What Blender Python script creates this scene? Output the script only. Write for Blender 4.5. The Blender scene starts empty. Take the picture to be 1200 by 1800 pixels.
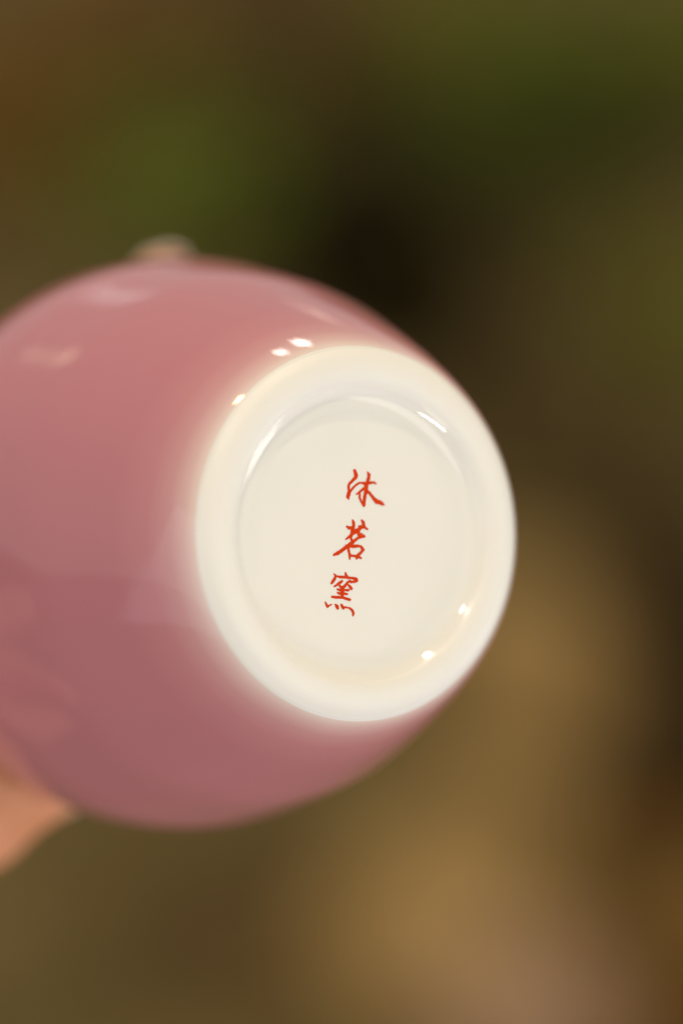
import bpy, bmesh, math, random
import numpy as np
from mathutils import Vector, Matrix
random.seed(7)
rng = np.random.default_rng(7)
sc = bpy.context.scene
COL = sc.collection
MM = 0.001

# ------------------------------------------------------------------ camera
PITCH = math.radians(28)
CAM_Z = 0.86
RIGHT = Vector((1, 0, 0))
UP = Vector((0, math.sin(PITCH), math.cos(PITCH)))
FWD = Vector((0, math.cos(PITCH), -math.sin(PITCH)))
CAM = Vector((0, -0.42 * math.cos(PITCH), CAM_Z))


def cw(x, y, z):
    """millimetres right / down / forward of the lens -> world metres"""
    return CAM + (RIGHT * x - UP * y + FWD * z) * MM


cam_d = bpy.data.cameras.new('camera')
cam_d.sensor_fit = 'HORIZONTAL'
cam_d.sensor_width = 24
cam_d.lens = 131.04
cam_d.clip_start = 0.01
cam_d.clip_end = 100
cam_d.dof.use_dof = True
cam_d.dof.focus_distance = 0.4195
cam_d.dof.aperture_fstop = 4.6
cam = bpy.data.objects.new('camera', cam_d)
COL.objects.link(cam)
cam.location = CAM
cam.rotation_euler = (math.pi / 2 - PITCH, 0, 0)
sc.camera = cam

# ------------------------------------------------------------------ world and lamps
world = bpy.data.worlds.new('World')
sc.world = world
world.use_nodes = True
bg = world.node_tree.nodes['Background']
bg.inputs[0].default_value = (0.50, 0.465, 0.43, 1)
bg.inputs[1].default_value = 1.0

CUP_O = (2.825, 2.354, 420.0)                       # foot centre, lens frame, mm
TH, PH = math.radians(31.69), math.radians(3.75)
N_CAM = (math.sin(TH) * math.cos(PH), -math.sin(TH) * math.sin(PH), -math.cos(TH))
FOOT = cw(*CUP_O)
AXIS = -(RIGHT * N_CAM[0] - UP * N_CAM[1] + FWD * N_CAM[2])   # foot -> rim


def lamp(name, az, el, dist, sx, sy, power, colour, roll=0.0):
    d = bpy.data.lights.new(name, 'AREA')
    d.shape = 'RECTANGLE'
    d.size, d.size_y = sx, sy
    d.energy = power
    d.color = colour
    o = bpy.data.objects.new(name, d)
    a, e = math.radians(az), math.radians(el)
    v = Vector((math.sin(a) * math.cos(e), math.cos(a) * math.cos(e), math.sin(e)))
    o.location = FOOT + v * dist
    q = (-v).to_track_quat('-Z', 'Y')
    o.rotation_euler = (q.to_matrix() @ Matrix.Rotation(roll, 3, 'Z')).to_euler()
    COL.objects.link(o)
    return o


# azimuth is measured from the view direction (+Y) towards the right (+X)
WARM = (1.0, 0.80, 0.56)
lamp('ceiling_spot_right', 33, 76, 1.5, 0.026, 0.042, 4.2, (1.0, 0.80, 0.55))
lamp('ceiling_spot_near', -151, 71, 1.5, 0.03, 0.058, 5.0, (1.0, 0.82, 0.60))
lamp('ceiling_panel', 6.3, 40.6, 1.7, 0.09, 0.28, 2.1, (1.0, 0.90, 0.80), math.radians(33))
lamp('ceiling_panel', -1, 50, 1.7, 0.07, 0.26, 1.5, (1.0, 0.90, 0.80), math.radians(27))
lamp('ceiling_spot_left', -60, 74, 1.5, 0.10, 0.10, 2.2, (1.0, 0.60, 0.30))
lamp('far_spot', -40, 24, 2.2, 0.16, 0.14, 0.15, (1.0, 0.85, 0.55))
lamp('far_spot', -16, 14, 2.2, 0.20, 0.12, 0.09, (0.85, 0.95, 1.0))
lamp('far_spot', 6, 10, 2.2, 0.14, 0.12, 0.07, (1.0, 0.9, 0.7))
lamp('window_right', 82, -23, 1.4, 0.24, 0.42, 4.0, (1.0, 0.95, 0.88))
lamp('near_fill', 140, -8, 1.8, 1.4, 1.4, 14.2, (1.0, 0.95, 0.86))  # added soft fill for the base and recess wall, no actual window
lamp('tube_light_near', 171, -34, 1.1, 0.44, 0.035, 1.8, (1.0, 0.97, 0.9), math.radians(-35))
lamp('window_left', -142, 4, 1.6, 1.6, 1.6, 5.4, (0.84, 0.82, 1.0))
lamp('low_fill', 115, -52, 0.70, 1.0, 0.95, 2.5, (0.84, 0.76, 1.0))  # added violet fill from below for the lower body, no table there

sc.view_settings.view_transform = 'Standard'
sc.view_settings.look = 'None'
sc.view_settings.exposure = 0
sc.view_settings.gamma = 1
sc.view_settings.use_curve_mapping = False
sc.cycles.use_denoising = True
sc.cycles.max_bounces = 8


# ------------------------------------------------------------------ helpers
def tag(o, label=None, cat=None, group=None, kind=None):
    if label: o['label'] = label
    if cat: o['category'] = cat
    if group: o['group'] = group
    if kind: o['kind'] = kind
    return o


def new_obj(name, verts, faces, mat, parent=None, smooth=True, normals=None):
    me = bpy.data.meshes.new(name)
    me.from_pydata([tuple(v) for v in verts], [], [tuple(f) for f in faces])
    me.update()
    if smooth:
        me.polygons.foreach_set('use_smooth', [True] * len(me.polygons))
    if normals is not None:
        me.normals_split_custom_set_from_vertices([tuple(n) for n in normals])
    if mat: me.materials.append(mat)
    o = bpy.data.objects.new(name, me)
    COL.objects.link(o)
    if parent: o.parent = parent
    return o


def empty(name, loc):
    o = bpy.data.objects.new(name, None)
    o.empty_display_size = 0.01
    o.location = loc
    COL.objects.link(o)
    return o


class NT:
    def __init__(self, name):
        self.m = bpy.data.materials.new(name)
        self.m.use_nodes = True
        self.t = self.m.node_tree
        self.b = self.t.nodes['Principled BSDF']

    def n(self, kind, **kw):
        nd = self.t.nodes.new(kind)
        for k, v in kw.items():
            if k in nd.inputs.keys(): nd.inputs[k].default_value = v
            else: setattr(nd, k, v)
        return nd

    def l(self, a, b): self.t.links.new(a, b)

    def ramp(self, fac, stops, interp='LINEAR'):
        r = self.n('ShaderNodeValToRGB')
        r.color_ramp.interpolation = interp
        e = r.color_ramp.elements
        while len(e) < len(stops): e.new(0.5)
        for el, (p, c) in zip(e, stops):
            el.position = p
            el.color = (*c, 1) if len(c) == 3 else c
        self.l(fac, r.inputs[0])
        return r

    def noise(self, scale, detail=3, rough=0.5, coord='Object'):
        tc = self.n('ShaderNodeTexCoord')
        nz = self.n('ShaderNodeTexNoise', Scale=scale, Detail=detail, Roughness=rough)
        self.l(tc.outputs[coord], nz.inputs['Vector'])
        return nz

    def bump(self, height, strength, dist):
        b = self.n('ShaderNodeBump', Strength=strength, Distance=dist)
        self.l(height, b.inputs['Height'])
        self.l(b.outputs[0], self.b.inputs['Normal'])


def mottled(name, c0, c1, scale, rough=0.8, bump=0.4, bdist=0.002, spec=0.08):
    m = NT(name)
    nz = m.noise(scale, 5, 0.6)
    r = m.ramp(nz.outputs[0], [(0.3, c0), (0.7, c1)])
    m.l(r.outputs[0], m.b.inputs['Base Color'])
    m.b.inputs['Roughness'].default_value = rough
    m.b.inputs['Specular IOR Level'].default_value = spec
    if bump: m.bump(nz.outputs[0], bump, bdist)
    return m.m


# ------------------------------------------------------------------ ground and background garden
WHITE = (0.835, 0.835, 0.76)
PINK = (0.49, 0.194, 0.220)


def ground_pt(px, py):
    """ground point seen at a place of the 1200 x 1800 photograph (z = 0)"""
    d = RIGHT * (px - 600) / 6552 - UP * (py - 900) / 6552 + FWD
    t = -CAM.z / d.z
    return CAM + d * t


def ground_mat():
    m = NT('soil')
    nz = m.noise(9, 6, 0.65)
    r = m.ramp(nz.outputs[0], [(0.32, (0.100, 0.072, 0.024)), (0.52, (0.175, 0.128, 0.046)), (0.70, (0.235, 0.175, 0.072))])
    m.l(r.outputs[0], m.b.inputs['Base Color'])
    m.b.inputs['Roughness'].default_value = 0.95
    m.b.inputs['Specular IOR Level'].default_value = 0.05
    n2 = m.noise(160, 4, 0.7)
    m.bump(n2.outputs[0], 0.6, 0.004)
    return m.m


def build_ground():
    V, F = [], []
    xs = np.unique(np.concatenate([np.linspace(-8, -0.7, 14), np.linspace(-0.7, 0.7, 57), np.linspace(0.7, 8, 14)]))
    ys = np.unique(np.concatenate([np.linspace(-4, 0.5, 12), np.linspace(0.5, 2.4, 77), np.linspace(2.4, 12, 16)]))
    ph = rng.uniform(0, 6.28, 8)
    for y in ys:
        for x in xs:
            z = 0.006 * math.sin(11 * x + ph[0]) * math.sin(9 * y + ph[1]) + 0.004 * math.sin(27 * x + 14 * y + ph[2]) + 0.003 * math.sin(31 * y - 23 * x + ph[3])
            V.append((x, y, z - 0.008))
    nx = len(xs)
    for j in range(len(ys) - 1):
        for i in range(nx - 1):
            F.append((j * nx + i, j * nx + i + 1, (j + 1) * nx + i + 1, (j + 1) * nx + i))
    tag(new_obj('ground', V, F, ground_mat()), kind='structure')


build_ground()


def stone(name, px, py, sx, sy, sz, mat, label, rot=0.0, seed=0, group=None):
    """an uneven rounded stone half sunk in the soil"""
    r = np.random.default_rng(seed)
    bm = bmesh.new()
    bmesh.ops.create_icosphere(bm, subdivisions=4, radius=1)
    k = r.normal(0, 1, (7, 3)); ph = r.uniform(0, 6.28, 7)
    for v in bm.verts:
        c = np.array(v.co)
        d = 1 + sum(0.055 * math.sin(2.2 * float(k[i] @ c) + ph[i]) for i in range(7)) + 0.02 * math.sin(9 * c[0] + 7 * c[1] + 8 * c[2])
        q = np.sign(c) * np.abs(c) ** 0.8
        v.co = Vector(q * d)
        v.co.x *= sx; v.co.y *= sy; v.co.z *= sz
    me = bpy.data.meshes.new(name)
    bm.to_mesh(me); bm.free()
    me.polygons.foreach_set('use_smooth', [True] * len(me.polygons))
    me.materials.append(mat)
    o = bpy.data.objects.new(name, me)
    COL.objects.link(o)
    p = ground_pt(px, py)
    o.location = (p.x, p.y, sz * 0.25)
    o.rotation_euler = (0, 0, rot)
    return tag(o, label, 'stone', group)


SAND = mottled('tan_sandstone', (0.29, 0.180, 0.058), (0.42, 0.275, 0.098), 25, 0.85, 0.5)
PALE = mottled('pale_sandstone', (0.319, 0.2, 0.113), (0.439, 0.279, 0.16), 25, 0.85, 0.5)
SHADOWSTONE = mottled('shadow_dark_rock', (0.008, 0.006, 0.0015), (0.020, 0.015, 0.004), 20, 0.9, 0.5, spec=0.02)  # near-black colour paints the shadow between the plants
SHADESTONE = mottled('shaded_soil_rock', (0.0599, 0.0399, 0.012), (0.0931, 0.0638, 0.0213), 22, 0.9, 0.5)  # dark brown colour paints the soil lying in shade here
LOWSTONE = mottled('olive_brown_rock', (0.085, 0.054, 0.017), (0.12, 0.078, 0.027), 22, 0.9, 0.5)
stone('stone', 970, 1215, 0.046, 0.095, 0.022, SAND, 'tan flat stone on the soil just right of the white cup foot', 0.1, 1)
stone('stone', 800, 1590, 0.045, 0.085, 0.020, SAND, 'tan flat stone low in the picture below the pink cup', -0.3, 2)
stone('stone', 905, 1800, 0.035, 0.045, 0.020, PALE, 'pale greyish stone at the bottom edge beside the tan stone', 0.2, 3)
stone('stone', 680, 500, 0.062, 0.11, 0.055, SHADOWSTONE, 'almost black rock coloured as the shadow between plants, behind the top of the cup', 0.2, 4)
stone('stone', 1010, 770, 0.060, 0.085, 0.032, SHADESTONE, 'dull brown rock coloured as soil in shade, right of the cup', -0.2, 5)
stone('stone', 430, 1640, 0.050, 0.060, 0.012, LOWSTONE, 'low brown rock below the left side of the cup', 0.3, 6)


def leaf_mesh(V, F, base, direction, side, length, width, droop):
    """one folded pointed leaf: two rows of faces either side of the midrib"""
    d = direction.normalized()
    s = (side - d * side.dot(d)).normalized()
    n = d.cross(s)
    rows = [(0.0, 0.08, 0), (0.3, 0.85, 0.06), (0.6, 0.9, 0.05), (0.85, 0.45, 0.02), (1.0, 0.0, 0)]
    i0 = len(V)
    for t, w, f in rows:
        c = base + d * (length * t) + Vector((0, 0, -droop * length * t * t))
        e = s * (width * w * 0.5)
        V.extend([c - e + n * (f * width * 2), c, c + e + n * (f * width * 2)])
    for k in range(len(rows) - 1):
        a = i0 + 3 * k
        F.append((a, a + 1, a + 4, a + 3)); F.append((a + 1, a + 2, a + 5, a + 4))


def tube(V, F, pts, radii, n=7):
    i0 = len(V)
    for k, (p, r) in enumerate(zip(pts, radii)):
        t = (pts[min(k + 1, len(pts) - 1)] - pts[max(k - 1, 0)]).normalized()
        a = t.orthogonal().normalized(); b = t.cross(a)
        for j in range(n):
            g = 2 * math.pi * j / n
            V.append(p + a * (r * math.cos(g)) + b * (r * math.sin(g)))
    for k in range(len(pts) - 1):
        for j in range(n):
            A = i0 + k * n; B = A + n
            F.append((A + j, A + (j + 1) % n, B + (j + 1) % n, B + j))
    F.append(tuple(range(i0 + n - 1, i0 - 1, -1)))
    F.append(tuple(range(i0 + (len(pts) - 1) * n, i0 + len(pts) * n)))


def leaf_mat(name, c0, c1):
    m = NT(name)
    nz = m.noise(35, 3, 0.6)
    r = m.ramp(nz.outputs[0], [(0.35, c0), (0.65, c1)])
    m.l(r.outputs[0], m.b.inputs['Base Color'])
    m.b.inputs['Roughness'].default_value = 0.6
    m.b.inputs['Specular IOR Level'].default_value = 0.08
    return m.m


STEM = mottled('plant_stem', (0.05, 0.05, 0.015), (0.08, 0.06, 0.02), 60, 0.8, 0.2)


def plant(name, px, py, h, rad, nleaf, ll, lw, mat, label, cat, seed):
    r = random.Random(seed)
    p = ground_pt(px, py)
    root = empty(name, (p.x, p.y, 0))
    tag(root, label, cat)
    SV, SF, LV, LF = [], [], [], []
    ns = 7
    for s in range(ns):
        a = 2 * math.pi * (s + r.random() * 0.6) / ns
        lean = rad * r.uniform(0.3, 0.95)
        top = Vector((lean * math.cos(a), lean * math.sin(a), h * r.uniform(0.65, 1.0)))
        st = Vector((0.006 * math.cos(a), 0.006 * math.sin(a), -0.012))
        pts = [st.lerp(top, t) + Vector((0, 0, 0.25 * h * t * (1 - t))) for t in (0, 0.25, 0.5, 0.75, 1)]
        tube(SV, SF, pts, [0.0022, 0.0019, 0.0016, 0.0012, 0.0007])
        for k in range(nleaf // ns):
            t = 0.2 + 0.8 * (k + r.random()) / (nleaf // ns)
            i = min(3, int(t * 4)); b = pts[i].lerp(pts[i + 1], t * 4 - i)
            g = a + r.uniform(-1.9, 1.9)
            d = Vector((math.cos(g), math.sin(g), r.uniform(-0.1, 0.9)))
            leaf_mesh(LV, LF, b, d, Vector((-math.sin(g), math.cos(g), r.uniform(-0.4, 0.4))), ll * r.uniform(0.7, 1.2), lw * r.uniform(0.8, 1.2), r.uniform(0.1, 0.5))
    new_obj('stem', SV, SF, STEM, root)
    tag(new_obj('foliage', LV, LF, mat, root), kind='stuff')
    return root


G1 = leaf_mat('leaf_green', (0.150, 0.200, 0.018), (0.24, 0.295, 0.032))
G2 = leaf_mat('leaf_deep_green', (0.052, 0.095, 0.001), (0.085, 0.135, 0.003))
G3 = leaf_mat('leaf_yellow_green', (0.145, 0.170, 0.006), (0.21, 0.225, 0.012))
BR = leaf_mat('leaf_dry_brown', (0.26, 0.135, 0.020), (0.36, 0.19, 0.032))
RU = leaf_mat('leaf_rust', (0.24, 0.095, 0.004), (0.31, 0.13, 0.008))
G4 = leaf_mat('leaf_pale_green', (0.21, 0.215, 0.012), (0.29, 0.28, 0.022))
DK = leaf_mat('leaf_dark_brown', (0.085, 0.036, 0.003), (0.12, 0.052, 0.005))  # dark red-brown leaves of the withered plant
plant('leafy_plant', 320, 440, 0.075, 0.060, 112, 0.036, 0.018, G1, 'soft green leafy plant showing just above the pink cup on the left', 'plant', 11)
plant('leafy_plant', 940, 300, 0.085, 0.085, 126, 0.042, 0.019, G2, 'deep green leafy plant filling the upper right', 'plant', 12)
plant('leafy_plant', 1190, 180, 0.075, 0.065, 98, 0.040, 0.020, G3, 'yellow green leafy plant at the upper right edge', 'plant', 13)
plant('leafy_plant', 790, 70, 0.055, 0.070, 84, 0.036, 0.017, G4, 'yellow green leafy plant at the top edge, right of centre', 'plant', 14)
plant('dry_plant', 180, 160, 0.080, 0.085, 112, 0.038, 0.016, BR, 'dry brown leafy plant in the upper left corner', 'plant', 15)
plant('dry_plant', -20, 330, 0.060, 0.045, 70, 0.036, 0.016, RU, 'rust brown leafy plant at the left edge above the cup', 'plant', 16)
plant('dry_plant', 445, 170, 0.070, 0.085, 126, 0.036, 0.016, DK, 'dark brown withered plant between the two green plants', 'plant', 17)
plant('leafy_plant', 1150, 640, 0.050, 0.050, 84, 0.034, 0.015, G3, 'small olive leafy plant at the right edge above the brown rock', 'plant', 18)


def fallen_log():
    root = empty('fallen_log', (0, 0, 0))
    a, b = ground_pt(1175, 1040), ground_pt(1190, 1640)
    m = NT('dark_bark')
    nz = m.noise(14, 6, 0.7)
    r = m.ramp(nz.outputs[0], [(0.35, (0.012, 0.006, 0.001)), (0.7, (0.030, 0.015, 0.003))])
    m.l(r.outputs[0], m.b.inputs['Base Color'])
    m.b.inputs['Roughness'].default_value = 0.9
    m.b.inputs['Specular IOR Level'].default_value = 0.05
    m.bump(nz.outputs[0], 0.8, 0.006)
    V, F = [], []
    n, k = 28, 22
    up = Vector((0, 0, 1)); d = (b - a).normalized(); s = d.cross(up)
    R0 = 0.030
    for i in range(k):
        t = i / (k - 1)
        c = a.lerp(b, t) + up * (R0 * 0.8) + s * (0.004 * math.sin(5 * t))
        for j in range(n):
            g = 2 * math.pi * j / n
            rr = R0 * (1 - 0.12 * t) * (1 + 0.05 * math.sin(5 * g + 3 * t) + 0.03 * math.sin(11 * g + 9 * t))
            V.append(c + s * (rr * math.cos(g)) + up * (rr * math.sin(g)))
    for i in range(k - 1):
        for j in range(n):
            F.append((i * n + j, i * n + (j + 1) % n, (i + 1) * n + (j + 1) % n, (i + 1) * n + j))
    new_obj('bark', V, F, m.m, root)
    cut = mottled('cut_wood', (0.13, 0.055, 0.008), (0.18, 0.08, 0.014), 60, 0.85, 0.2)
    for q in (0, k - 1):
        ring = [V[q * n + j] for j in range(n)]
        c = sum(ring, Vector()) / n + d * (-0.002 if q == 0 else 0.002)
        new_obj('cut_end', ring + [c], [(j, (j + 1) % n, n) for j in range(n)], cut, root, False)
    tag(root, 'dark brown log lying on the soil along the right edge', 'log')


fallen_log()


def terracotta_pot():
    p = ground_pt(1262, 1790)
    root = empty('flower_pot', (p.x, p.y, -0.006))
    clay = mottled('terracotta', (0.20, 0.088, 0.014), (0.28, 0.125, 0.024), 40, 0.85, 0.3)
    prof = [(0.0, 0.0), (0.030, 0.0), (0.032, 0.002), (0.040, 0.050), (0.045, 0.051), (0.0455, 0.062), (0.043, 0.063), (0.041, 0.062), (0.039, 0.048), (0.0, 0.046)]
    V, F = [], []
    n = 40
    for r, z in prof:
        for j in range(n):
            g = 2 * math.pi * j / n
            V.append((r * math.cos(g), r * math.sin(g), z))
    for i in range(len(prof) - 1):
        for j in range(n):
            F.append((i * n + j, i * n + (j + 1) % n, (i + 1) * n + (j + 1) % n, (i + 1) * n + j))
    m8 = (len(prof) - 2) * n
    new_obj('pot', V, [f for f in F if min(f) < m8], clay, root)
    V2 = [V[m8 + j] for j in range(n)] + [Vector((0, 0, 0.047))]
    new_obj('soil', V2, [(j, (j + 1) % n, n) for j in range(n)], bpy.data.materials['soil'], root)
    tag(root, 'rust orange clay pot in the bottom right corner', 'flower pot')


terracotta_pot()


def litter():
    """fallen leaves scattered over the soil"""
    r = random.Random(5)
    V, F = [], []
    for _ in range(900):
        q = ground_pt(r.uniform(-250, 1450), r.uniform(-100, 1950))
        g = r.uniform(0, 6.28)
        leaf_mesh(V, F, Vector((q.x, q.y, 0.004 + r.random() * 0.004)), Vector((math.cos(g), math.sin(g), r.uniform(0, 0.25))),
                  Vector((-math.sin(g), math.cos(g), r.uniform(-0.3, 0.3))), r.uniform(0.008, 0.020), r.uniform(0.004, 0.010), r.uniform(0, 0.3))
    o = new_obj('fallen_leaves', V, F, leaf_mat('leaf_litter', (0.113, 0.0771, 0.0239), (0.186, 0.13, 0.0439)))
    tag(o, 'dry fallen leaves strewn over the brown soil', 'leaves', kind='stuff')


litter()


# ------------------------------------------------------------------ the porcelain cup
def glaze_mat():
    m = NT('porcelain_glaze')
    tc = m.n('ShaderNodeTexCoord')
    sp = m.n('ShaderNodeSeparateXYZ')
    m.l(tc.outputs['Object'], sp.inputs[0])
    nz = m.n('ShaderNodeTexNoise', Scale=60.0, Detail=2.0)
    m.l(tc.outputs['Object'], nz.inputs['Vector'])
    ad = m.n('ShaderNodeMath', operation='MULTIPLY_ADD')
    m.l(nz.outputs[0], ad.inputs[0]); ad.inputs[1].default_value = 0.0008
    m.l(sp.outputs[2], ad.inputs[2])
    mr = m.n('ShaderNodeMapRange')
    mr.inputs['From Min'].default_value = 0.0; mr.inputs['From Max'].default_value = 0.014
    m.l(ad.outputs[0], mr.inputs['Value'])
    mid = tuple(0.55 * a + 0.45 * b for a, b in zip(WHITE, PINK))
    r = m.ramp(mr.outputs[0], [(0.082, WHITE), (0.132, (0.77, 0.65, 0.575)), (0.205, (0.67, 0.45, 0.42)), (0.32, (0.58, 0.30, 0.30)), (0.50, (0.525, 0.222, 0.240)), (0.80, PINK)])
    m.l(r.outputs[0], m.b.inputs['Base Color'])
    m.b.inputs['Roughness'].default_value = 0.07
    m.b.inputs['IOR'].default_value = 1.52
    m.b.inputs['Subsurface Weight'].default_value = 0.12
    m.b.inputs['Subsurface Radius'].default_value = (1.0, 0.7, 0.5)
    m.b.inputs['Subsurface Scale'].default_value = 0.0012
    nb = m.n('ShaderNodeTexNoise', Scale=900.0, Detail=2.0)
    m.l(tc.outputs['Object'], nb.inputs['Vector'])
    m.bump(nb.outputs[0], 0.05, 0.0001)
    return m.m


def white_mat(name, rough_in, rough_crest):
    m = NT(name)
    tc = m.n('ShaderNodeTexCoord')
    sp = m.n('ShaderNodeSeparateXYZ')
    m.l(tc.outputs['Object'], sp.inputs[0])
    mr = m.n('ShaderNodeMapRange')
    mr.inputs['From Min'].default_value = 0.0006; mr.inputs['From Max'].default_value = 0.0008
    mr.inputs['To Min'].default_value = rough_crest; mr.inputs['To Max'].default_value = rough_in
    # unglazed contact edge: the glaze starts 0.8 mm down on the inside, 1.3 mm down on the outside
    cv = m.n('ShaderNodeCombineXYZ'); m.l(sp.outputs[0], cv.inputs[0]); m.l(sp.outputs[1], cv.inputs[1])
    ln = m.n('ShaderNodeVectorMath', operation='LENGTH'); m.l(cv.outputs[0], ln.inputs[0])
    gt = m.n('ShaderNodeMath', operation='GREATER_THAN'); m.l(ln.outputs['Value'], gt.inputs[0]); gt.inputs[1].default_value = 0.0184
    dv = m.n('ShaderNodeMath', operation='MULTIPLY_ADD'); m.l(gt.outputs[0], dv.inputs[0]); dv.inputs[1].default_value = -0.40; dv.inputs[2].default_value = 1.0
    mu = m.n('ShaderNodeMath', operation='MULTIPLY'); m.l(sp.outputs[2], mu.inputs[0]); m.l(dv.outputs[0], mu.inputs[1])
    m.l(mu.outputs[0], mr.inputs['Value'])
    m.l(mr.outputs[0], m.b.inputs['Roughness'])
    nz = m.noise(120, 3)
    r = m.ramp(nz.outputs[0], [(0.3, tuple(c * 0.985 for c in WHITE)), (0.7, WHITE)])
    m.l(r.outputs[0], m.b.inputs['Base Color'])
    m.b.inputs['IOR'].default_value = 1.52
    m.b.inputs['Subsurface Weight'].default_value = 0.15
    m.b.inputs['Subsurface Radius'].default_value = (1.0, 0.75, 0.5)
    m.b.inputs['Subsurface Scale'].default_value = 0.0012
    nb = m.n('ShaderNodeTexNoise', Scale=1600.0, Detail=2.0)
    m.l(tc.outputs['Object'], nb.inputs['Vector'])
    m.bump(nb.outputs[0], 0.06, 0.0001)
    return m.m


GLAZE = glaze_mat()
WHITE_RING = white_mat('porcelain_white_foot', 0.06, 0.45)
WHITE_BASE = white_mat('porcelain_white_base', 0.06, 0.06)

# profile of the cup, (radius, height above the foot) in mm, from the centre of the base outwards
PROFILE = [(0, 1.92), (5, 1.91), (10, 1.89), (13.8, 1.86), (15.0, 1.80), (15.65, 1.60), (16.2, 1.15), (16.75, 0.62),
           (17.35, 0.22), (17.95, 0.03), (18.5, 0.0), (19.2, 0.08), (20.0, 0.40), (20.7, 0.94), (21.25, 1.50),
           (21.8, 2.15), (22.4, 2.95), (23.64, 5), (26.1, 10), (28.62, 16), (31.25, 23), (33.2, 31), (34.45, 37),
           (34.85, 42), (34.5, 48.5), (33.0, 54.5), (30.6, 60), (28.6, 64), (27.9, 66), (27.6, 67.0), (26.9, 67.45), (26.2, 67.2),
           (26.0, 66), (26.6, 64), (28.6, 60), (31, 54.5), (32.5, 48), (32.8, 42), (31.2, 31), (26.6, 16), (21.5, 7.6), (14, 5.0), (7, 4.4), (0, 4.3)]


def catmull(P, per):
    P = np.array(P, float)
    n = len(P)
    Pp = np.vstack([2 * P[0] - P[1], P, 2 * P[-1] - P[-2]])
    kn = np.zeros(n + 2)
    for i in range(1, n + 2): kn[i] = kn[i - 1] + np.linalg.norm(Pp[i] - Pp[i - 1]) ** 0.5
    out, idx = [], []
    for i in range(n - 1):
        t0, t1, t2, t3 = kn[i:i + 4]
        p0, p1, p2, p3 = Pp[i:i + 4]
        for t in np.linspace(t1, t2, per, endpoint=False):
            a1 = (t1 - t) / (t1 - t0) * p0 + (t - t0) / (t1 - t0) * p1
            a2 = (t2 - t) / (t2 - t1) * p1 + (t - t1) / (t2 - t1) * p2
            a3 = (t3 - t) / (t3 - t2) * p2 + (t - t2) / (t3 - t2) * p3
            b1 = (t2 - t) / (t2 - t0) * a1 + (t - t0) / (t2 - t0) * a2
            b2 = (t3 - t) / (t3 - t1) * a2 + (t - t1) / (t3 - t1) * a3
            out.append((t2 - t) / (t2 - t1) * b1 + (t - t1) / (t2 - t1) * b2)
            idx.append(i)
    out.append(P[-1]); idx.append(n - 2)
    return np.array(out), np.array(idx)


PROF, PIDX = catmull(PROFILE, 5)
PROF[0, 0] = 0; PROF[-1, 0] = 0
TAN = np.gradient(PROF, axis=0)
NRM = np.stack([-TAN[:, 1], TAN[:, 0]], 1)
NRM /= np.linalg.norm(NRM, axis=1, keepdims=True)
NRM = -NRM                                            # foot faces -z
NRM[0] = (0, -1); NRM[-1] = (0, 1)

cup = empty('teacup', FOOT)
zq = AXIS.normalized()
xq = (RIGHT - zq * RIGHT.dot(zq)).normalized()
yq = zq.cross(xq)
cup.rotation_euler = Matrix((xq, yq, zq)).transposed().to_euler()
tag(cup, 'pink and white porcelain teacup tipped to show its white base with red characters', 'teacup')
bpy.context.view_layer.update()


def lathe(name, lo, hi, mat, parent, seg=160):
    P = PROF[lo:hi + 1]; Q = NRM[lo:hi + 1]
    V, F, NN = [], [], []
    rings = []
    for (r, z), (nr, nz) in zip(P, Q):
        if r < 1e-6:
            rings.append([len(V)]); V.append((0, 0, z * MM)); NN.append((0, 0, nz)); continue
        ring = []
        for k in range(seg):
            a = 2 * math.pi * k / seg
            ring.append(len(V))
            V.append((r * MM * math.cos(a), r * MM * math.sin(a), z * MM)); NN.append((nr * math.cos(a), nr * math.sin(a), nz))
        rings.append(ring)
    for A, B in zip(rings[:-1], rings[1:]):
        for k in range(seg):
            j = (k + 1) % seg
            if len(A) == 1: F.append((A[0], B[j], B[k]))
            elif len(B) == 1: F.append((A[k], A[j], B[0]))
            else: F.append((A[k], A[j], B[j], B[k]))
    return new_obj(name, V, F, mat, parent, True, NN)


def first(i): return int(np.argmax(PIDX >= i))


I_BASE = first(3)      # floor of the recess ends at r = 13.8
I_FOOT = first(14)     # foot ring ends at r = 21.1
base = lathe('base', 0, I_BASE, WHITE_BASE, cup)
foot = lathe('foot_ring', I_BASE, I_FOOT, WHITE_RING, cup)
body = lathe('body', I_FOOT, len(PROF) - 1, GLAZE, cup)
base['label'] = 'flat white recessed base with three red characters'
foot['label'] = 'white rounded foot ring'
body['label'] = 'glossy pink glazed body fading to white at the foot'

# the three brushed characters on the base: strokes of (x, y, radius) in brush units
C1 = [[(543, 228, 20), (552, 265, 24), (563, 305, 28), (560, 330, 26), (520, 375, 20), (470, 425, 18), (452, 455, 15), (452, 500, 16), (462, 545, 22), (450, 590, 28), (440, 630, 24), (450, 660, 10)],
      [(462, 560, 20), (490, 530, 16), (530, 480, 14), (580, 435, 14), (630, 415, 13), (690, 425, 22), (760, 420, 22), (820, 410, 15), (850, 420, 14), (868, 428, 6)],
      [(738, 258, 10), (757, 295, 24), (752, 340, 24), (738, 400, 22), (715, 440, 30), (715, 500, 30), (710, 560, 24), (695, 620, 22), (685, 680, 24), (682, 740, 24), (682, 765, 14)],
      [(700, 490, 18), (660, 520, 18), (620, 555, 16), (570, 588, 10)],
      [(612, 565, 12), (620, 600, 13), (615, 640, 13), (635, 685, 14), (660, 730, 18), (680, 755, 18)],
      [(735, 540, 18), (765, 570, 20), (800, 615, 22), (835, 660, 24), (875, 700, 34), (920, 712, 32), (960, 735, 22), (985, 748, 8)]]
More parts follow.
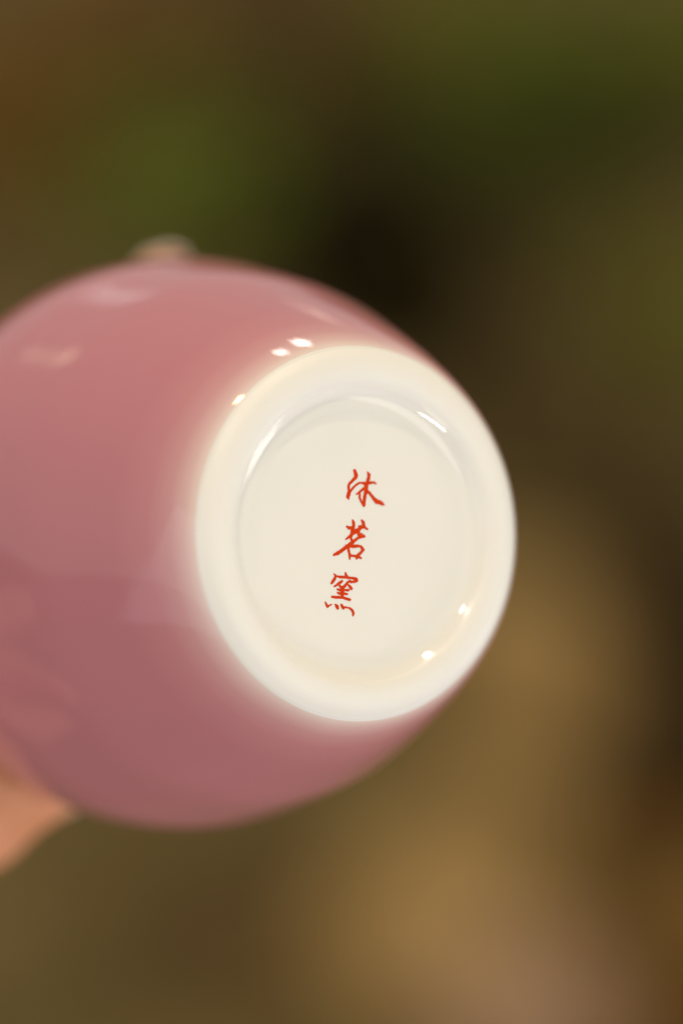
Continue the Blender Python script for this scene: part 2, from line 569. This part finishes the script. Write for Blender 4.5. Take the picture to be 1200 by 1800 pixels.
C2 = [[(512, 165, 10), (522, 195, 20), (528, 240, 22), (515, 290, 26), (505, 340, 26)],
      [(425, 262, 12), (455, 280, 24), (490, 285, 22), (520, 280, 16)],
      [(650, 165, 12), (668, 195, 22), (680, 235, 22), (690, 265, 16)],
      [(610, 265, 16), (640, 265, 24), (690, 275, 18), (735, 300, 12)],
      [(640, 280, 20), (600, 310, 24), (570, 330, 34), (520, 350, 34), (490, 390, 22), (450, 425, 16), (410, 455, 8)],
      [(590, 340, 30), (605, 380, 24), (650, 392, 26), (690, 412, 16), (640, 418, 18), (590, 435, 18), (540, 475, 22), (500, 510, 26), (450, 550, 28), (400, 585, 26), (340, 630, 24), (280, 670, 24), (230, 692, 14)],
      [(500, 385, 14), (485, 440, 14), (505, 480, 18)],
      [(410, 545, 10), (445, 590, 18), (455, 640, 18), (470, 700, 18), (468, 750, 10)],
      [(470, 560, 22), (530, 560, 24), (600, 555, 18), (635, 560, 16), (660, 595, 22), (672, 615, 20), (640, 650, 18), (600, 690, 22), (580, 720, 24), (570, 745, 14)],
      [(480, 700, 16), (530, 705, 16), (590, 715, 22), (640, 740, 12)]]
C3 = [[(405, 165, 8), (430, 190, 16), (415, 230, 20), (385, 275, 20), (365, 305, 14)],
      [(450, 200, 12), (510, 210, 18), (580, 215, 18), (650, 222, 16), (700, 228, 18), (735, 245, 26), (740, 265, 24), (700, 280, 16), (660, 285, 16)],
      [(578, 145, 10), (582, 180, 18), (600, 210, 18)],
      [(525, 272, 16), (490, 295, 18), (450, 325, 16), (405, 355, 8)],
      [(640, 265, 14), (600, 300, 16), (570, 340, 18), (530, 375, 20), (490, 345, 14), (480, 320, 10)],
      [(610, 320, 12), (640, 350, 18), (665, 385, 18), (668, 398, 10)],
      [(455, 395, 12), (500, 405, 18), (560, 405, 16), (620, 408, 16)],
      [(455, 445, 12), (490, 460, 18), (540, 455, 18), (600, 468, 14)],
      [(530, 370, 20), (535, 430, 22), (525, 500, 22)],
      [(375, 508, 16), (430, 515, 18), (520, 515, 18), (580, 535, 18), (640, 552, 18)],
      [(272, 590, 8), (285, 620, 14), (305, 655, 16), (330, 640, 10), (368, 622, 5)],
      [(425, 628, 12), (445, 650, 24), (458, 680, 18), (460, 695, 6)],
      [(515, 630, 16), (525, 655, 20), (545, 685, 14)],
      [(530, 665, 14), (590, 668, 10), (640, 680, 14), (675, 710, 18), (692, 750, 18), (688, 790, 10)]]


def ink_mat():
    m = NT('red_overglaze_ink')
    nz = m.noise(4500, 2, 0.5)
    nz2 = m.noise(700, 2, 0.5)
    r = m.ramp(nz.outputs[0], [(0.30, (0.58, 0.036, 0.0008)), (0.66, (0.64, 0.047, 0.0005)), (0.74, (0.70, 0.14, 0.05))])
    m.l(r.outputs[0], m.b.inputs['Base Color'])
    m.b.inputs['Roughness'].default_value = 0.45
    m.b.inputs['Specular IOR Level'].default_value = 0.1
    return m.m


INK = ink_mat()
# brush units -> photograph units -> the plane of the base (cup frame)
Minv = cup.matrix_world.inverted()
Z_FLOOR = 1.90


def to_base(px, py, lift):
    d = RIGHT * (px - 600) / 6552 - UP * (py - 900) / 6552 + FWD
    o = Minv @ CAM
    v = Minv.to_3x3() @ d
    zt = (Z_FLOOR - lift) * MM
    t = (zt - o.z) / v.z
    p = o + v * t
    r = math.hypot(p.x, p.y) / MM
    z = np.interp(r, PROF[:I_BASE, 0], PROF[:I_BASE, 1]) - lift
    return (p.x, p.y, z * MM)


def character(strokes, ox, oy, label):
    h = 3.0
    gx = np.arange(150, 1060, h); gy = np.arange(110, 840, h)
    X, Y = np.meshgrid(gx, gy)
    D = np.full(X.shape, 1e9)
    for s in strokes:
        for (x0, y0, r0), (x1, y1, r1) in zip(s[:-1], s[1:]):
            dx, dy = x1 - x0, y1 - y0
            t = np.clip(((X - x0) * dx + (Y - y0) * dy) / (dx * dx + dy * dy), 0, 1)
            D = np.minimum(D, np.hypot(X - x0 - t * dx, Y - y0 - t * dy) - (r0 + t * (r1 - r0)))
    wob = rng.normal(0, 1.0, (X.shape[0] // 4 + 2, X.shape[1] // 4 + 2))
    wob = np.kron(wob, np.ones((4, 4)))[:X.shape[0], :X.shape[1]]
    for ax in (0, 1): wob = (wob + np.roll(wob, 1, ax) + np.roll(wob, -1, ax)) / 3
    D = D + wob * 2.2 - 3.2
    V, F, cache = [], [], {}

    def vid(key, x, y):
        if key not in cache:
            cache[key] = len(V)
            V.append(to_base(ox + x / 8.5714, oy + y / 8.5714, 0.02))
        return cache[key]

    ny, nx = D.shape
    act = np.argwhere((np.minimum.reduce([D[:-1, :-1], D[1:, :-1], D[:-1, 1:], D[1:, 1:]]) < 0))
    for j, i in act:
        c = [(j, i), (j, i + 1), (j + 1, i + 1), (j + 1, i)]
        poly = []
        for k in range(4):
            a, b = c[k], c[(k + 1) % 4]
            da, db = D[a], D[b]
            if da < 0: poly.append(vid(a, gx[a[1]], gy[a[0]]))
            if (da < 0) != (db < 0):
                t = da / (da - db)
                key = (min(a, b), max(a, b))
                poly.append(vid(key, gx[a[1]] + t * (gx[b[1]] - gx[a[1]]), gy[a[0]] + t * (gy[b[0]] - gy[a[0]])))
        if len(poly) >= 3 and len(set(poly)) == len(poly): F.append(poly)
    o = new_obj('character', V, F, INK, base, False)
    o['label'] = label
    # the faces must look out of the base (-z of the cup)
    if o.data.polygons[0].normal.z > 0:
        o.data.flip_normals()
    return o


character(C1, 560, 800, 'upper red brushed character')
character(C2, 560, 895, 'middle red brushed character')
character(C3, 540, 990, 'lower red brushed character')

# ------------------------------------------------------------------ the hand that holds the cup (lens frame, mm)
def seg_sd(P, a, b, ra, rb):
    a = np.array(a, float); b = np.array(b, float)
    d = b - a
    t = np.clip(((P - a) @ d) / (d @ d), 0, 1)
    return np.linalg.norm(P - a - t[..., None] * d, axis=-1) - (ra + t * (rb - ra))


def smin(a, b, k):
    h = np.clip(0.5 + 0.5 * (b - a) / k, 0, 1)
    return b + (a - b) * h - k * h * (1 - h)


WRIST = (-172, 60, 484)
THUMB = [((-124, 38, 512), 13), ((-74, 8, 516), 10.5), ((-37, -6, 501), 8.8), ((-22.9, -28.9, 479), 4.6)]
INDEX = [((-96, 30, 506), 10.5), ((-60, 44, 506), 8.8), ((-43, 33, 498), 7.6), ((-32, 22, 488), 6.4)]
MIDDLE = [((-100, 42, 488), 10.5), ((-66, 51.2, 474), 8.4), ((-46.5, 37.6, 469.5), 7.1), ((-36, 31.5, 465), 6.3)]
RING = [((-104, 54, 470), 10), ((-84, 78, 462), 8.6), ((-74, 68, 458), 7.3), ((-71, 55, 456), 6.2)]
LITTLE = [((-110, 64, 455), 9), ((-96, 84, 446), 7.2), ((-88, 76, 441), 6.2), ((-86, 65, 439), 5.4)]
ELBOW = (-330, 108, 452)


def cup_sd(P):
    """signed distance to the outside of the cup, solid inside (approximate, in the radial plane)"""
    o = np.array(CUP_O); ax = -np.array(N_CAM)
    v = P - o
    z = v @ ax
    r = np.linalg.norm(v - z[..., None] * ax, axis=-1)
    top = int(np.argmax(PROF[:, 1]))
    rz = np.interp(z, PROF[first(10):top, 1], PROF[first(10):top, 0])
    return np.maximum((r - rz) * 0.93, z - 67.5)


def hand_sd(P):
    def chain(c):
        d = None
        for (a, ra), (b, rb) in zip(c[:-1], c[1:]):
            s = seg_sd(P, a, b, ra, rb)
            d = s if d is None else smin(d, s, 2.2)
        for k, (q, rq) in enumerate(c[1:-1]):          # slightly swollen knuckles
            d = smin(d, np.linalg.norm(P - np.array(q), axis=-1) - rq * 1.03, 2.0)
        return d
    palm = None
    for c, ra in ((INDEX, 12), (MIDDLE, 12), (RING, 11.5), (LITTLE, 10.5)):
        w = np.array(WRIST) + 0.28 * (np.array(c[0][0]) - np.array(MIDDLE[0][0]))
        s = seg_sd(P, w, c[0][0], 15, ra)
        palm = s if palm is None else smin(palm, s, 9)
    palm = smin(palm, seg_sd(P, WRIST, THUMB[0][0], 17, 15), 12)
    palm = smin(palm, seg_sd(P, THUMB[0][0], THUMB[1][0], 14.5, 11), 10)
    arm = smin(seg_sd(P, np.array(WRIST) + (0, 0, -9), np.array(ELBOW) + (0, 0, -8), 18, 27),
                     seg_sd(P, np.array(WRIST) + (0, 0, 9), np.array(ELBOW) + (0, 0, 8), 18, 27), 26)
    palm = smin(palm, arm, 14)
    d = palm
    fing = None
    for c in (INDEX, MIDDLE, RING, LITTLE, THUMB):
        s = chain(c)
        fing = s if fing is None else np.minimum(fing, s)
    d = smin(d, fing, 5)
    cd = cup_sd(P)
    return -smin(-d, cd - 0.15, 1.2)                    # pads flatten where they press on the cup


def surface_nets(f, lo, hi, h):
    lo = np.array(lo, float)
    n = np.ceil((np.array(hi) - lo) / h).astype(int) + 1
    ax = [lo[i] + h * np.arange(n[i]) for i in range(3)]
    D = np.empty(n)
    for i, x in enumerate(ax[0]):
        Y, Z = np.meshgrid(ax[1], ax[2], indexing='ij')
        D[i] = f(np.stack([np.full(Y.shape, x), Y, Z], -1))
    S = D < 0
    c = [(i, j, k) for i in (0, 1) for j in (0, 1) for k in (0, 1)]
    cnt = sum(S[i:n[0] - 1 + i, j:n[1] - 1 + j, k:n[2] - 1 + k].astype(int) for i, j, k in c)
    act = np.argwhere((cnt > 0) & (cnt < 8))
    idx = -np.ones(cnt.shape, int)
    idx[tuple(act.T)] = np.arange(len(act))
    acc = np.zeros((len(act), 3)); num = np.zeros(len(act))
    for a in c:
        for axis in range(3):
            if a[axis]: continue
            b = list(a); b[axis] = 1
            da = D[act[:, 0] + a[0], act[:, 1] + a[1], act[:, 2] + a[2]]
            db = D[act[:, 0] + b[0], act[:, 1] + b[1], act[:, 2] + b[2]]
            m = (da < 0) != (db < 0)
            t = np.where(m, da / np.where(m, da - db, 1), 0)
            p = np.tile(np.array(a, float), (len(act), 1)); p[:, axis] += t
            acc[m] += p[m]; num[m] += 1
    V = lo + h * (act + acc / num[:, None])
    F = []
    for axis in range(3):
        u, v = [(1, 2), (2, 0), (0, 1)][axis]
        s0 = [slice(1, -1)] * 3; s0[axis] = slice(0, n[axis] - 1)
        s1 = list(s0); s1[axis] = slice(1, n[axis])
        A = S[tuple(s0)]; B = S[tuple(s1)]
        e = np.argwhere(A != B)
        off = np.ones(3, int); off[axis] = 0
        flip = A[tuple(e.T)]
        e = e + off
        def q(du, dv):
            w = e.copy(); w[:, u] -= du; w[:, v] -= dv
            return idx[tuple(w.T)]
        quad = np.stack([q(1, 1), q(0, 1), q(0, 0), q(1, 0)], 1)
        quad[~flip] = quad[~flip][:, ::-1]
        F.append(quad)
    return V, np.concatenate(F)


def skin_mat():
    m = NT('skin')
    nz = m.noise(45, 5, 0.6)
    r = m.ramp(nz.outputs[0], [(0.3, (0.60, 0.255, 0.125)), (0.7, (0.68, 0.32, 0.17))])
    m.l(r.outputs[0], m.b.inputs['Base Color'])
    m.b.inputs['Roughness'].default_value = 0.5
    m.b.inputs['Subsurface Weight'].default_value = 0.25
    m.b.inputs['Subsurface Radius'].default_value = (1.0, 0.35, 0.2)
    m.b.inputs['Subsurface Scale'].default_value = 0.002
    n2 = m.noise(900, 3, 0.6)
    m.bump(n2.outputs[0], 0.25, 0.0003)
    return m.m


def build_hand():
    V, F = surface_nets(hand_sd, (-338, -48, 414), (-10, 150, 540), 1.7)
    org = cw(-150, 60, 480)
    W = [cw(*p) - org for p in V]
    # frame is right / down / forward, so the winding keeps its sense
    o = new_obj('hand', W, F, skin_mat())
    o.location = org
    tag(o, 'bare hand reaching in from the left, fingers gripping the pink teacup', 'hand')
    nm = NT('fingernail')
    nm.b.inputs['Base Color'].default_value = (0.62, 0.51, 0.43, 1)
    nm.b.inputs['Roughness'].default_value = 0.22
    nail = nm.m
    axp = np.array(CUP_O) - 60 * np.array(N_CAM)
    for c in (THUMB, INDEX, MIDDLE, RING, LITTLE):
        a = np.array(c[2][0], float); b = np.array(c[3][0], float); r = c[3][1]
        t = (b - a) / np.linalg.norm(b - a)
        out = b - axp
        if c in (RING, LITTLE): out = np.array((-0.5, 0.5, 0.6))
        if c is MIDDLE: out = np.array((0.3, 0.45, 1.0))
        out = out - (out @ t) * t; out /= np.linalg.norm(out)
        s = np.cross(t, out)
        nu, nv = 9, 10
        NV, NF = [], []
        for lay, off in ((0, 0.55), (1, 0.0)):
            for j in range(nv):
                for i in range(nu):
                    u = -1 + 2 * i / (nu - 1); w = j / (nv - 1)
                    round_ = math.sqrt(max(0, 1 - (max(0, abs(w - 0.5) * 2 - 0.55) / 0.45) ** 2 * 0.55))
                    ang = u * 0.95 * round_
                    dirv = out * math.cos(ang) + s * math.sin(ang)
                    p = b + t * (-0.75 * r + w * 1.75 * r)
                    lo_, hi_ = 0.0, 3 * r
                    for _ in range(22):
                        mid = 0.5 * (lo_ + hi_)
                        if hand_sd((p + dirv * mid)[None])[0] < 0: lo_ = mid
                        else: hi_ = mid
                    hgt = max(lo_, r * 0.55) if w > 0.8 else lo_
                    edge = 0.0 if (i in (0, nu - 1) or j == 0) else off
                    q = p + dirv * (hgt + (edge if lay == 0 else -0.5))
                    NV.append(cw(*q) - org)
        m = nu * nv
        for j in range(nv - 1):
            for i in range(nu - 1):
                k = j * nu + i
                NF.append((k, k + 1, k + nu + 1, k + nu)); NF.append((m + k, m + k + nu, m + k + nu + 1, m + k + 1))
        bd = [i for i in range(nu)] + [j * nu + nu - 1 for j in range(1, nv)] + [(nv - 1) * nu + i for i in range(nu - 2, -1, -1)] + [j * nu for j in range(nv - 2, 0, -1)]
        for x, y in zip(bd, bd[1:] + bd[:1]): NF.append((x, m + x, m + y, y))
        f = new_obj('fingernail', NV, NF, nail, o)
        bm = bmesh.new(); bm.from_mesh(f.data); bmesh.ops.recalc_face_normals(bm, faces=bm.faces); bm.to_mesh(f.data); bm.free()


build_hand()
